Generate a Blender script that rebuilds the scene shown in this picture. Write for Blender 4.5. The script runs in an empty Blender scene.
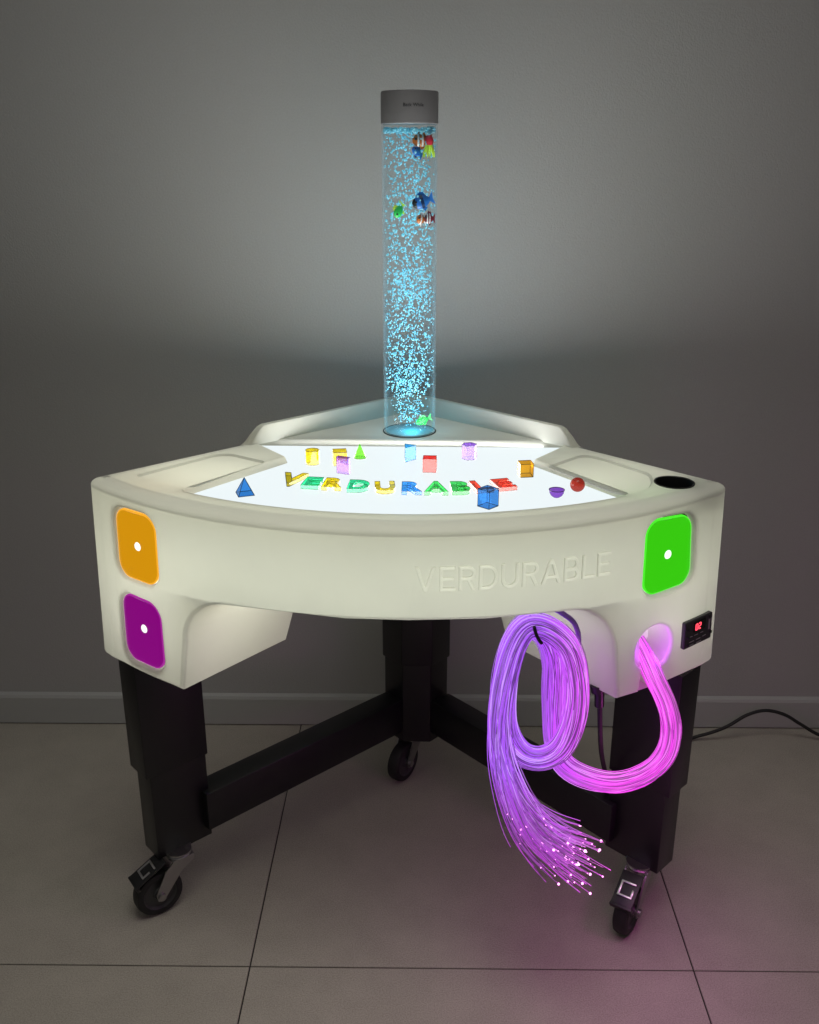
import bpy, bmesh, math, random
from mathutils import Vector, Matrix
from mathutils.geometry import delaunay_2d_cdt
random.seed(7)
sc = bpy.context.scene
COL = sc.collection
sin, cos, pi, rad = math.sin, math.cos, math.pi, math.radians

# ------------------------------------------------------------------ helpers
def link(o, parent=None):
    COL.objects.link(o)
    if parent is not None:
        o.parent = parent
    return o

# The table top, its tube, toys and fibres were first placed from
# image pixels; real() scales the group about the camera position while CAM_SCALE is on.
CAM_SCALE = False
def cam_scaled(v):
    v = Vector(v)
    return Vector((v.x * .957, v.y * .957, v.z * .957 + .0593)) if CAM_SCALE else v

def root_loc(p):
    v = Vector((0, 0, 0))
    while p is not None:
        v += p.location
        p = p.parent
    return v

def orient_patches(bm, centre):
    """Make the winding of every smooth patch agree, facing away from a centre point."""
    bm.normal_update(); seen = set(); flip = []
    for f0 in bm.faces:
        if f0 in seen: continue
        seen.add(f0); st = [(f0, 1)]; patch = []
        while st:
            f, sg = st.pop(); patch.append((f, sg))
            for l in f.loops:
                lk = l.edge.link_loops
                if len(lk) != 2: continue
                o = lk[0] if lk[1] is l else lk[1]
                g = o.face
                if g in seen: continue
                same = o.vert is not l.vert        # opposite winding along the edge = consistent
                d = f.normal.dot(g.normal) * (1 if same else -1)
                if d < .7: continue
                seen.add(g); st.append((g, sg if same else -sg))
        t = sum(sg * f.normal.dot(f.calc_center_median() - centre) * f.calc_area() for f, sg in patch)
        flip += [f for f, sg in patch if sg * t < 0]
    if flip: bmesh.ops.reverse_faces(bm, faces=flip)

def obj(name, V, F, mat, parent=None, loc=None, smooth=False, angle=35, orient=None, thick=(), mat2=None):
    """One mesh object; V in world metres."""
    me = bpy.data.meshes.new(name)
    base = cam_scaled(loc) if loc is not None else Vector((0, 0, 0))
    off = base + root_loc(parent)
    me.from_pydata([tuple(cam_scaled(v) - off) for v in V], [], [tuple(f) for f in F])
    for a, b, *q in thick:
        for i in range(a, b): me.polygons[i].material_index = q[0] if q else 1
    bm = bmesh.new(); bm.from_mesh(me)
    bmesh.ops.remove_doubles(bm, verts=bm.verts, dist=1e-6)
    if orient is None: bmesh.ops.recalc_face_normals(bm, faces=bm.faces)
    else: orient_patches(bm, Vector(orient) - off)
    bm.to_mesh(me); bm.free()
    if smooth:
        me.polygons.foreach_set('use_smooth', [True] * len(me.polygons))
        if angle < 180:
            me.set_sharp_from_angle(angle=rad(angle))
    if mat is not None:
        me.materials.append(mat)
        for m2 in (mat2 if isinstance(mat2, tuple) else (mat2,) if mat2 else ()): me.materials.append(m2)
    o = bpy.data.objects.new(name, me)
    o.location = base
    return link(o, parent)

def empty(name, loc):
    o = bpy.data.objects.new(name, None)
    o.location = cam_scaled(loc)
    o.empty_display_size = .05
    return link(o)

def tag(o, label=None, cat=None, group=None, kind=None):
    if label: o['label'] = label
    if cat: o['category'] = cat
    if group: o['group'] = group
    if kind: o['kind'] = kind
    return o

class MB:
    def __init__(s): s.V = []; s.F = []; s.thick = []
    def add(s, V, F):
        n = len(s.V); s.V += [Vector(v) for v in V]; s.F += [[i + n for i in f] for f in F]
        return s
    def box(s, c, size, rz=0, bev=0):
        bm = bmesh.new(); bmesh.ops.create_cube(bm, size=1)
        bmesh.ops.scale(bm, vec=size, verts=bm.verts)
        if bev:
            bmesh.ops.bevel(bm, geom=bm.edges[:], offset=bev, segments=2, affect='EDGES', profile=.5)
        M = Matrix.Translation(c) @ Matrix.Rotation(rz, 4, 'Z')
        return s.bmesh(bm, M)
    def bmesh(s, bm, M=Matrix()):
        bm.verts.ensure_lookup_table(); bm.verts.index_update()
        s.add([M @ v.co for v in bm.verts], [[v.index for v in f.verts] for f in bm.faces]); bm.free()
        return s
    def ball(s, c, r, sub=2, M3=None):
        bm = bmesh.new(); bmesh.ops.create_icosphere(bm, subdivisions=sub, radius=1)
        S = Matrix.Diagonal((*((r,) * 3 if not hasattr(r, '__len__') else r), 1))
        return s.bmesh(bm, Matrix.Translation(c) @ (M3.to_4x4() if M3 else Matrix()) @ S)
    def lathe(s, c, prof, n=48, axis=None, cap=False):
        """prof = [(r, z)...] round the vertical (or given rotation) through c."""
        R = axis if axis else Matrix.Identity(3)
        V, F = [], []
        for r, z in prof:
            for k in range(n):
                a = 2 * pi * k / n
                V.append(Vector(c) + R @ Vector((r * cos(a), r * sin(a), z)))
        for i in range(len(prof) - 1):
            for k in range(n):
                k2 = (k + 1) % n
                F.append([i * n + k, i * n + k2, (i + 1) * n + k2, (i + 1) * n + k])
        if cap:
            F.append(list(range(n))[::-1]); F.append([(len(prof) - 1) * n + k for k in range(n)])
        return s.add(V, F)
    def prism(s, poly, z0, z1, bev=0):
        n = len(poly)
        bm = bmesh.new()
        b = [bm.verts.new((x, y, z0)) for x, y in poly]; t = [bm.verts.new((x, y, z1)) for x, y in poly]
        bm.faces.new(b[::-1]); bm.faces.new(t)
        for i in range(n): bm.faces.new((b[i], b[(i + 1) % n], t[(i + 1) % n], t[i]))
        if bev: bmesh.ops.bevel(bm, geom=bm.edges[:], offset=bev, segments=2, affect='EDGES', profile=.5)
        return s.bmesh(bm)
    def tube(s, P, r, n=6, caps=True):
        P = [Vector(p) for p in P]; m = len(P)
        rr = r if hasattr(r, '__len__') else [r] * m
        T = [(P[min(i + 1, m - 1)] - P[max(i - 1, 0)]).normalized() for i in range(m)]
        N = T[0].orthogonal().normalized(); V, F = [], []
        for i in range(m):
            N = (N - T[i] * N.dot(T[i])).normalized(); B = T[i].cross(N)
            for k in range(n):
                a = 2 * pi * k / n
                V.append(P[i] + (N * cos(a) + B * sin(a)) * rr[i])
        for i in range(m - 1):
            for k in range(n):
                k2 = (k + 1) % n
                F.append([i * n + k, i * n + k2, (i + 1) * n + k2, (i + 1) * n + k])
        if caps:
            F.append(list(range(n))[::-1]); F.append([(m - 1) * n + k for k in range(n)])
        return s.add(V, F)
    def build(s, name, mat, parent=None, **k): return obj(name, s.V, s.F, mat, parent, thick=s.thick, **k)

def catmull(P, sub=8):
    P = [Vector(p) for p in P]; out = []
    for i in range(len(P) - 1):
        p0 = P[max(i - 1, 0)]; p1 = P[i]; p2 = P[i + 1]; p3 = P[min(i + 2, len(P) - 1)]
        for k in range(sub):
            t = k / sub
            out.append(.5 * ((2 * p1) + (p2 - p0) * t + (2 * p0 - 5 * p1 + 4 * p2 - p3) * t * t + (3 * p1 - p0 - 3 * p2 + p3) * t ** 3))
    out.append(P[-1]); return out

def area2(P): return sum(P[i][0] * P[(i + 1) % len(P)][1] - P[(i + 1) % len(P)][0] * P[i][1] for i in range(len(P))) / 2

def offset_poly(P, d, ed=None):
    """Inward offset (ccw polygon) by d, or per-edge distances ed; mitred."""
    n = len(P); out = []
    sg = 1 if area2(P) > 0 else -1
    for i in range(n):
        a, b, c = Vector(P[i - 1]), Vector(P[i]), Vector(P[(i + 1) % n])
        e1 = (b - a).normalized(); e2 = (c - b).normalized()
        n1 = Vector((-e1.y, e1.x)) * sg; n2 = Vector((-e2.y, e2.x)) * sg
        d1 = d if ed is None else ed[i - 1]; d2 = d if ed is None else ed[i]
        den = e1.x * e2.y - e1.y * e2.x
        if abs(den) < 1e-3:
            p = b + (n1 * d1 + n2 * d2) * .5
        else:
            q1 = a + n1 * d1; q2 = b + n2 * d2; w = q2 - q1
            t = (w.x * e2.y - w.y * e2.x) / den
            p = q1 + e1 * t
        out.append((p.x, p.y))
    return out

def fillet(P, R, seg=8):
    """Round the corners of a polygon; R = radius-like distance per corner."""
    out = []
    for i in range(len(P)):
        a, b, c = Vector(P[i - 1]), Vector(P[i]), Vector(P[(i + 1) % len(P)])
        r = R[i] if hasattr(R, '__len__') else R
        if r <= 0: out.append(tuple(b)); continue
        u = (a - b); v = (c - b)
        p = b + u.normalized() * min(r, u.length * .48); q = b + v.normalized() * min(r, v.length * .48)
        for k in range(seg + 1):
            t = k / seg
            w = (p * (1 - t) ** 2 + b * 2 * t * (1 - t) * .62 + q * t * t) / ((1 - t) ** 2 + 2 * t * (1 - t) * .62 + t * t)
            out.append((w.x, w.y))
    return out

def loft(mb, rings, close=True):
    n = len(rings[0]); V, F = [], []
    for r in rings: V += r
    for i in range(len(rings) - 1):
        for k in range(n if close else n - 1):
            k2 = (k + 1) % n
            F.append([i * n + k, i * n + k2, (i + 1) * n + k2, (i + 1) * n + k])
    mb.add(V, F)

def inside(p, L):
    c = False
    for i in range(len(L)):
        (x1, y1), (x2, y2) = L[i - 1], L[i]
        if (y1 > p[1]) != (y2 > p[1]) and p[0] < (x2 - x1) * (p[1] - y1) / (y2 - y1) + x1: c = not c
    return c

def fill2d(loops, cuts=None):
    """Fill a 2D region bounded by loops (outer + holes); returns bmesh; optional x-cuts."""
    V, E = [], []
    for L in loops:
        n0 = len(V); V += [Vector(p) for p in L]
        E += [(n0 + i, n0 + (i + 1) % len(L)) for i in range(len(L))]
    r = delaunay_2d_cdt(V, E, [], 0, 1e-7)
    bm = bmesh.new(); vs = [bm.verts.new((v.x, v.y, 0)) for v in r[0]]
    for f in r[2]:
        c = (sum(r[0][i].x for i in f) / len(f), sum(r[0][i].y for i in f) / len(f))
        if sum(inside(c, L) for L in loops) % 2: bm.faces.new([vs[i] for i in f])
    bmesh.ops.delete(bm, geom=[v for v in bm.verts if not v.link_faces], context='VERTS')
    if cuts:
        for x in cuts:
            bmesh.ops.bisect_plane(bm, geom=bm.verts[:] + bm.edges[:] + bm.faces[:], plane_co=(x, 0, 0), plane_no=(1, 0, 0))
    bm.verts.index_update()
    return bm

# ------------------------------------------------------------------ materials
def mat(name):
    m = bpy.data.materials.new(name); m.use_nodes = True
    nt = m.node_tree; nt.nodes.clear()
    out = nt.nodes.new('ShaderNodeOutputMaterial')
    return m, nt, out

def nd(nt, t, **k):
    n = nt.nodes.new(t)
    for a, b in k.items():
        if a in n.inputs: n.inputs[a].default_value = b
        else: setattr(n, a, b)
    return n

def pbr(name, col, rough=.5, metal=0, bump=None, spec=.5, var=None, coat=0):
    m, nt, out = mat(name)
    p = nt.nodes.new('ShaderNodeBsdfPrincipled')
    p.inputs['Base Color'].default_value = (*col, 1); p.inputs['Roughness'].default_value = rough
    p.inputs['Metallic'].default_value = metal; p.inputs['Specular IOR Level'].default_value = spec
    p.inputs['Coat Weight'].default_value = coat
    tc = nt.nodes.new('ShaderNodeTexCoord')
    if var:
        sc_, amt = var
        nz = nd(nt, 'ShaderNodeTexNoise'); nz.inputs['Scale'].default_value = sc_; nz.inputs['Detail'].default_value = 6
        nt.links.new(tc.outputs['Object'], nz.inputs['Vector'])
        mr = nt.nodes.new('ShaderNodeMapRange'); mr.inputs['To Min'].default_value = 1 - amt; mr.inputs['To Max'].default_value = 1 + amt
        mr.inputs['From Min'].default_value = .25; mr.inputs['From Max'].default_value = .75
        nt.links.new(nz.outputs['Fac'], mr.inputs['Value'])
        mx = nt.nodes.new('ShaderNodeVectorMath'); mx.operation = 'SCALE'; mx.inputs[0].default_value = col
        nt.links.new(mr.outputs['Result'], mx.inputs['Scale']); nt.links.new(mx.outputs['Vector'], p.inputs['Base Color'])
    if bump:
        s_, st, di = bump
        nz = nd(nt, 'ShaderNodeTexNoise'); nz.inputs['Scale'].default_value = s_; nz.inputs['Detail'].default_value = 4
        nt.links.new(tc.outputs['Object'], nz.inputs['Vector'])
        b = nt.nodes.new('ShaderNodeBump'); b.inputs['Strength'].default_value = st; b.inputs['Distance'].default_value = di
        nt.links.new(nz.outputs['Fac'], b.inputs['Height']); nt.links.new(b.outputs['Normal'], p.inputs['Normal'])
    nt.links.new(p.outputs[0], out.inputs[0])
    return m

def glow(name, col, strength, base=(.3, .3, .3), rough=.3):
    m, nt, out = mat(name)
    p = nt.nodes.new('ShaderNodeBsdfPrincipled')
    p.inputs['Base Color'].default_value = (*base, 1); p.inputs['Roughness'].default_value = rough
    p.inputs['Emission Color'].default_value = (*col, 1); p.inputs['Emission Strength'].default_value = strength
    nt.links.new(p.outputs[0], out.inputs[0])
    return m

def glassy(name, col, rough=.08, solid=.10):
    """Coloured see-through plastic: mostly tinted clear, glossy skin, a little solid colour."""
    m, nt, out = mat(name)
    tr = nt.nodes.new('ShaderNodeBsdfTransparent'); tr.inputs['Color'].default_value = (*[c ** .95 for c in col], 1)
    df = nt.nodes.new('ShaderNodeBsdfDiffuse'); df.inputs['Color'].default_value = (*[c * .5 for c in col], 1)
    gl = nt.nodes.new('ShaderNodeBsdfGlossy'); gl.inputs['Roughness'].default_value = rough
    lw = nt.nodes.new('ShaderNodeLayerWeight'); lw.inputs['Blend'].default_value = .45
    p2 = nt.nodes.new('ShaderNodeMath'); p2.operation = 'POWER'; p2.inputs[1].default_value = 2.5
    nt.links.new(lw.outputs['Facing'], p2.inputs[0])
    ad = nt.nodes.new('ShaderNodeMath'); ad.operation = 'MULTIPLY_ADD'; ad.inputs[1].default_value = .45; ad.inputs[2].default_value = solid
    nt.links.new(p2.outputs[0], ad.inputs[0])
    mx = nt.nodes.new('ShaderNodeMixShader'); nt.links.new(ad.outputs[0], mx.inputs[0])
    nt.links.new(tr.outputs[0], mx.inputs[1]); nt.links.new(df.outputs[0], mx.inputs[2])
    p4 = nt.nodes.new('ShaderNodeMath'); p4.operation = 'POWER'; p4.inputs[1].default_value = 5
    nt.links.new(lw.outputs['Facing'], p4.inputs[0])
    fr = nt.nodes.new('ShaderNodeMath'); fr.operation = 'MULTIPLY_ADD'; fr.inputs[1].default_value = .5; fr.inputs[2].default_value = .03
    nt.links.new(p4.outputs[0], fr.inputs[0])
    mx2 = nt.nodes.new('ShaderNodeMixShader'); nt.links.new(fr.outputs[0], mx2.inputs[0])
    nt.links.new(mx.outputs[0], mx2.inputs[1]); nt.links.new(gl.outputs[0], mx2.inputs[2])
    nt.links.new(mx2.outputs[0], out.inputs[0])
    return m

def moulded(name, col, trans, rough=.55):
    """Rotomoulded polyethylene wall: scatters outside light and passes the lamps inside."""
    m, nt, out = mat(name)
    tc = nt.nodes.new('ShaderNodeTexCoord')
    nz = nd(nt, 'ShaderNodeTexNoise'); nz.inputs['Scale'].default_value = 9; nz.inputs['Detail'].default_value = 5
    nt.links.new(tc.outputs['Object'], nz.inputs['Vector'])
    mr = nt.nodes.new('ShaderNodeMapRange'); mr.inputs['To Min'].default_value = .975; mr.inputs['To Max'].default_value = 1.025
    mr.inputs['From Min'].default_value = .3; mr.inputs['From Max'].default_value = .7
    nt.links.new(nz.outputs['Fac'], mr.inputs['Value'])
    sv = nt.nodes.new('ShaderNodeVectorMath'); sv.operation = 'SCALE'; sv.inputs[0].default_value = col
    nt.links.new(mr.outputs['Result'], sv.inputs['Scale'])
    n2 = nd(nt, 'ShaderNodeTexNoise'); n2.inputs['Scale'].default_value = 420; n2.inputs['Detail'].default_value = 2
    nt.links.new(tc.outputs['Object'], n2.inputs['Vector'])
    bp = nt.nodes.new('ShaderNodeBump'); bp.inputs['Strength'].default_value = .12; bp.inputs['Distance'].default_value = .001
    nt.links.new(n2.outputs['Fac'], bp.inputs['Height'])
    p = nt.nodes.new('ShaderNodeBsdfPrincipled'); p.inputs['Roughness'].default_value = rough
    p.inputs['Specular IOR Level'].default_value = .35
    tl = nt.nodes.new('ShaderNodeBsdfTranslucent')
    nt.links.new(sv.outputs[0], p.inputs['Base Color']); nt.links.new(sv.outputs[0], tl.inputs['Color'])
    nt.links.new(bp.outputs[0], p.inputs['Normal'])
    mx = nt.nodes.new('ShaderNodeMixShader'); mx.inputs[0].default_value = trans
    nt.links.new(p.outputs[0], mx.inputs[1]); nt.links.new(tl.outputs[0], mx.inputs[2])
    nt.links.new(mx.outputs[0], out.inputs[0])
    return m

M_BODY = moulded('moulded_white', (.73, .73, .67), .57)
M_BRIGHT = moulded('moulded_white_bright', (.77, .77, .71), .72)  # brighter copy for the raised letters, their lit look put into the plastic
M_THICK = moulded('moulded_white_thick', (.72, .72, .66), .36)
M_BLACK = pbr('black_powder_coat', (.006, .006, .0075), .36, bump=(900, .2, .0005))
M_RUBBER = pbr('black_rubber', (.012, .012, .012), .6)
M_STEEL = pbr('zinc_steel', (.38, .37, .37), .38, 1, bump=(60, .1, .001))
M_PLASTIC = pbr('black_plastic', (.012, .012, .013), .4)
M_CUP = pbr('black_cup', (.004, .004, .004), .5)
M_GREYCAP = pbr('grey_cap', (.19, .19, .197), .5, var=(30, .06))
M_PRINT = pbr('dark_print', (.03, .03, .035), .6)
M_PANEL = glow('light_panel_glow', (.84, .92, .94), 1.0, (.03, .03, .03), .6)
M_PANEL.node_tree.nodes['Principled BSDF'].inputs['Specular IOR Level'].default_value = .1

# ------------------------------------------------------------------ room: floor, wall, skirting
WY = 2.170
def tile_floor():
    m, nt, out = mat('porcelain_tile')
    tc = nt.nodes.new('ShaderNodeTexCoord')
    p = nt.nodes.new('ShaderNodeBsdfPrincipled'); p.inputs['Roughness'].default_value = .5
    n1 = nd(nt, 'ShaderNodeTexNoise'); n1.inputs['Scale'].default_value = 11; n1.inputs['Detail'].default_value = 10; n1.inputs['Roughness'].default_value = .7
    n2 = nd(nt, 'ShaderNodeTexNoise'); n2.inputs['Scale'].default_value = 420; n2.inputs['Detail'].default_value = 2
    for n in (n1, n2): nt.links.new(tc.outputs['Object'], n.inputs['Vector'])
    add = nd(nt, 'ShaderNodeMath'); add.operation = 'MULTIPLY_ADD'; add.inputs[1].default_value = .7
    sc1 = nt.nodes.new('ShaderNodeMath'); sc1.operation = 'MULTIPLY'; sc1.inputs[1].default_value = .28; nt.links.new(n1.outputs['Fac'], sc1.inputs[0])
    nt.links.new(n2.outputs['Fac'], add.inputs[0]); nt.links.new(sc1.outputs[0], add.inputs[2])
    cr = nt.nodes.new('ShaderNodeValToRGB')
    cr.color_ramp.elements[0].position = .32; cr.color_ramp.elements[0].color = (.30, .275, .235, 1)
    cr.color_ramp.elements[1].position = .66; cr.color_ramp.elements[1].color = (.50, .462, .40, 1)
    nt.links.new(add.outputs[0], cr.inputs[0]); nt.links.new(cr.outputs[0], p.inputs['Base Color'])
    b = nt.nodes.new('ShaderNodeBump'); b.inputs['Strength'].default_value = .06; b.inputs['Distance'].default_value = .001
    nt.links.new(n2.outputs['Fac'], b.inputs['Height']); nt.links.new(b.outputs[0], p.inputs['Normal'])
    mr = nt.nodes.new('ShaderNodeMapRange'); mr.inputs['To Min'].default_value = .42; mr.inputs['To Max'].default_value = .6
    nt.links.new(n1.outputs['Fac'], mr.inputs[0]); nt.links.new(mr.outputs[0], p.inputs['Roughness'])
    nt.links.new(p.outputs[0], out.inputs[0])
    return m
M_TILE = tile_floor()
M_GROUT = pbr('dark_grout', (.03, .027, .024), .9)
M_WALL = pbr('wall_paint', (.405, .40, .39), .8, bump=(260, .5, .0014), var=(300, .05))
M_SKIRT = pbr('skirting_paint', (.42, .42, .41), .5, bump=(40, .2, .001))

fl = MB()
G = .0013
gx = [-.305 + .8 * k for k in range(-5, 6)]; gy = [1.368 + .8 * k - .0005 for k in range(-3, 2)]
for i in range(len(gx) - 1):
    for j in range(len(gy) - 1):
        x0, x1, y0, y1 = gx[i] + G, gx[i + 1] - G, gy[j] + G, gy[j + 1] - G
        b = .0008
        V = [(x0, y0, -.004), (x1, y0, -.004), (x1, y1, -.004), (x0, y1, -.004),
             (x0, y0, -b), (x1, y0, -b), (x1, y1, -b), (x0, y1, -b),
             (x0 + b, y0 + b, 0), (x1 - b, y0 + b, 0), (x1 - b, y1 - b, 0), (x0 + b, y1 - b, 0)]
        F = [[8, 9, 10, 11]]
        for s in (0, 4):
            for k in range(4): F.append([s + k, s + (k + 1) % 4, s + 4 + (k + 1) % 4, s + 4 + k])
        fl.add(V, F)
floor = fl.build('floor', M_TILE); tag(floor, kind='structure')
grout = obj('floor_grout', [(-4.4, -1.1, -.003), (3.8, -1.1, -.003), (3.8, 2.3, -.003), (-4.4, 2.3, -.003)], [[0, 1, 2, 3]], M_GROUT)
tag(grout, kind='structure')
wall = MB().box((-.3, WY + .05, 1.6), (8.2, .1, 3.4)).build('wall', M_WALL)
tag(wall, 'plain grey painted wall behind the sensory table', 'wall', kind='structure')
sk = MB()
pr = [(WY - .0005, .0035), (WY - .012, .0035), (WY - .012, .076), (WY - .009, .083), (WY - .0005, .088)]
sk.add([(x, y, z) for x in (-4.3, 3.7) for y, z in pr], [[i, i + 1, 6 + i, 5 + i] for i in range(4)])
skirt = sk.build('skirting', M_SKIRT); tag(skirt, 'grey skirting board along the foot of the wall', 'skirting board', kind='structure')

# ------------------------------------------------------------------ lettering helpers
def text_mesh(txt, size, ext, bev=0, off=0, res=3):
    cu = bpy.data.curves.new('lettering', 'FONT'); cu.body = txt; cu.size = size
    cu.extrude = ext; cu.bevel_depth = bev; cu.bevel_resolution = 1; cu.offset = off; cu.resolution_u = res
    cu.align_x = 'CENTER'; cu.align_y = 'CENTER'
    o = bpy.data.objects.new('lettering', cu); COL.objects.link(o)
    bpy.context.view_layer.update()
    dg = bpy.context.evaluated_depsgraph_get()
    me = bpy.data.meshes.new_from_object(o.evaluated_get(dg))
    V = [v.co.copy() for v in me.vertices]; F = [list(p.vertices) for p in me.polygons]
    bpy.data.objects.remove(o); bpy.data.curves.remove(cu); bpy.data.meshes.remove(me)
    return V, F
def glyphs():
    """Even-stroke rounded capitals, each [outer, hole, ...] with its width; height 1."""
    w = .15
    def arcp(cx_, cy_, rx, ry, a0, a1, n=10): return [(cx_ + rx * cos(rad(a0 + (a1 - a0) * k / n)), cy_ + ry * sin(rad(a0 + (a1 - a0) * k / n))) for k in range(n + 1)]
    f = lambda P, r=.035: fillet(P, r, 3)
    G = {}
    G['V'] = ([f([(0, 1), (.35, 0), (.51, 0), (.86, 1), (.70, 1), (.43, .2), (.16, 1)])], .86)
    G['E'] = ([f([(0, 0), (.66, 0), (.66, w), (w, w), (w, .43), (.60, .43), (.60, .57), (w, .57), (w, 1 - w), (.66, 1 - w), (.66, 1), (0, 1)])], .66)
    G['L'] = ([f([(0, 0), (.62, 0), (.62, w), (w, w), (w, 1), (0, 1)])], .62)
    G['U'] = ([[(0, 1)] + arcp(.38, .37, .38, .37, 180, 360, 16) + [(.76, 1), (.61, 1)] + arcp(.38, .37, .23, .22, 360, 180, 14) + [(w, 1)]], .76)
    G['D'] = ([[(0, 0)] + arcp(.36, .5, .44, .5, -90, 90, 16) + [(0, 1)], [(w, w)] + arcp(.36, .5, .29, .35, -90, 90, 14) + [(w, 1 - w)]], .80)
    G['R'] = ([[(0, 0), (w, 0), (w, .41), (.34, .41), (.55, 0), (.72, 0), (.50, .43)] + arcp(.42, .71, .29, .29, -66, 90, 12) + [(0, 1)], [(w, .555)] + arcp(.41, .7025, .15, .1475, -90, 90, 10) + [(w, .85)]], .72)
    G['A'] = ([f([(0, 0), (.16, 0), (.235, .22), (.645, .22), (.72, 0), (.88, 0), (.52, 1), (.36, 1)]), f([(.285, .36), (.595, .36), (.44, .82)], .02)], .88)
    G['B'] = ([[(0, 0)] + arcp(.43, .28, .28, .28, -90, 62, 12) + arcp(.40, .755, .25, .245, -48, 90, 12) + [(0, 1)], [(w, .145)] + arcp(.42, .285, .14, .14, -90, 90, 9) + [(w, .425)], [(w, .57)] + arcp(.40, .715, .12, .145, -90, 90, 9) + [(w, .86)]], .71)
    return G

def text_loops(txt):
    G = glyphs(); x = 0; out = []
    for ch in txt:
        loops, wd = G[ch]
        L2 = []
        for P in loops:
            if area2(P) < 0: P = P[::-1]
            L2.append([(px + x, py) for px, py in P])
        out.append(L2); x += wd + (.13 if ch not in 'RL' else .11)
    return out

# ------------------------------------------------------------------ sensory table
CAM_SCALE = True
O = Vector((-.018, 2.165)); R = .79
ZT = .85; ZP = .838; ZR = .833; DRAFT = .010
table = empty('sensory_table', (-.02, 1.62, 0))
tag(table, 'white glowing quarter-round light table on three black wheeled legs', 'sensory table')

def pol(r, th): return (O.x + r * sin(rad(th)), O.y - r * cos(rad(th)))
def wpt(s, z, depth=0):
    t = s / R; r = R - depth + DRAFT * max(0, ZR - z) / .32
    return Vector((O.x + r * sin(t), O.y - r * cos(t), z))

THL, THR = -45.9, 44.2
CB = (-.012, 2.146)
arc = [pol(R, THL + (THR - THL) * k / 90) for k in range(91)]
raw = arc + [CB]
Rr = [0] * 92; Rr[0] = .03; Rr[90] = .03; Rr[91] = .05
# keep arc points clear of the corner fillets
t0, t1 = 3, 87
outline = fillet([arc[0]] + arc[t0:t1 + 1] + [arc[90]] + [CB], [.018] + [0] * (t1 - t0 + 1) + [.018, .05], 8)
body = MB()
# top roll
ROLL = .030
rings = []
rings.append([Vector((x, y, ZR)) for x, y in outline])
rings.append([Vector((x, y, ZR + .004)) for x, y in outline])
for k in range(1, 9):
    a = pi / 2 * k / 8
    o2 = offset_poly(outline, ROLL * (1 - cos(a)))
    rings.append([Vector((x, y, ZR + .004 + (ZT - ZR - .004) * sin(a))) for x, y in o2])
f0_ = len(body.F); loft(body, rings); body.thick.append((f0_, len(body.F)))
top_outer = offset_poly(outline, ROLL)
# openings in the top
panel_poly = [pol(.7275, -31.4 + 60.9 * k / 40) for k in range(41)] + [(.204, 1.727), (.290, 1.842), (-.331, 1.850), (-.246, 1.738)]
panel_poly = fillet(panel_poly, [.006] + [0] * 39 + [.006, .008, .003, .003, .008], 4)
panel_top = offset_poly(panel_poly, -.007)
trayL = fillet([(-.501, 1.622), (-.372, 1.766), (-.281, 1.704), (-.393, 1.549), (-.435, 1.566)], [.008, .03, .012, .025, .03], 6)
trayR = fillet([(.226, 1.680), (.303, 1.760), (.335, 1.738), (.405, 1.642), (.401, 1.59), (.375, 1.548), (.331, 1.524)], [.01, .02, .02, .01, .03, .02, .03], 6)
cup = [(.435 + .0345 * cos(2 * pi * k / 40), 1.592 + .0345 * sin(2 * pi * k / 40)) for k in range(40)]
if area2(trayL) < 0: trayL.reverse()
if area2(trayR) < 0: trayR.reverse()
trayLo, trayRo = offset_poly(trayL, -.0), offset_poly(trayR, -.0)
bm = fill2d([top_outer, panel_top, trayL, trayR, cup])
body.bmesh(bm, Matrix.Translation((0, 0, ZT)))
# lip down to the light panel
lip = []
for d, z in ((0, ZT), (.0015, ZT - .0006), (.0035, ZT - .003), (.005, ZT - .007), (.007, ZP - .002)):
    lip.append([Vector((x, y, z)) for x, y in offset_poly(panel_top, d)])
loft(body, lip)
for tr in (trayL, trayR):
    rr = [[Vector((x, y, z)) for x, y in offset_poly(tr, d)] for d, z in ((0, ZT), (.0006, ZT - .0004), (.0026, ZT - .0032), (.0036, ZT - .0040), (.008, ZT - .0042))]
    loft(body, rr)
    body.bmesh(fill2d([offset_poly(tr, .008)]), Matrix.Translation((0, 0, ZT - .0042)))
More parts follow.
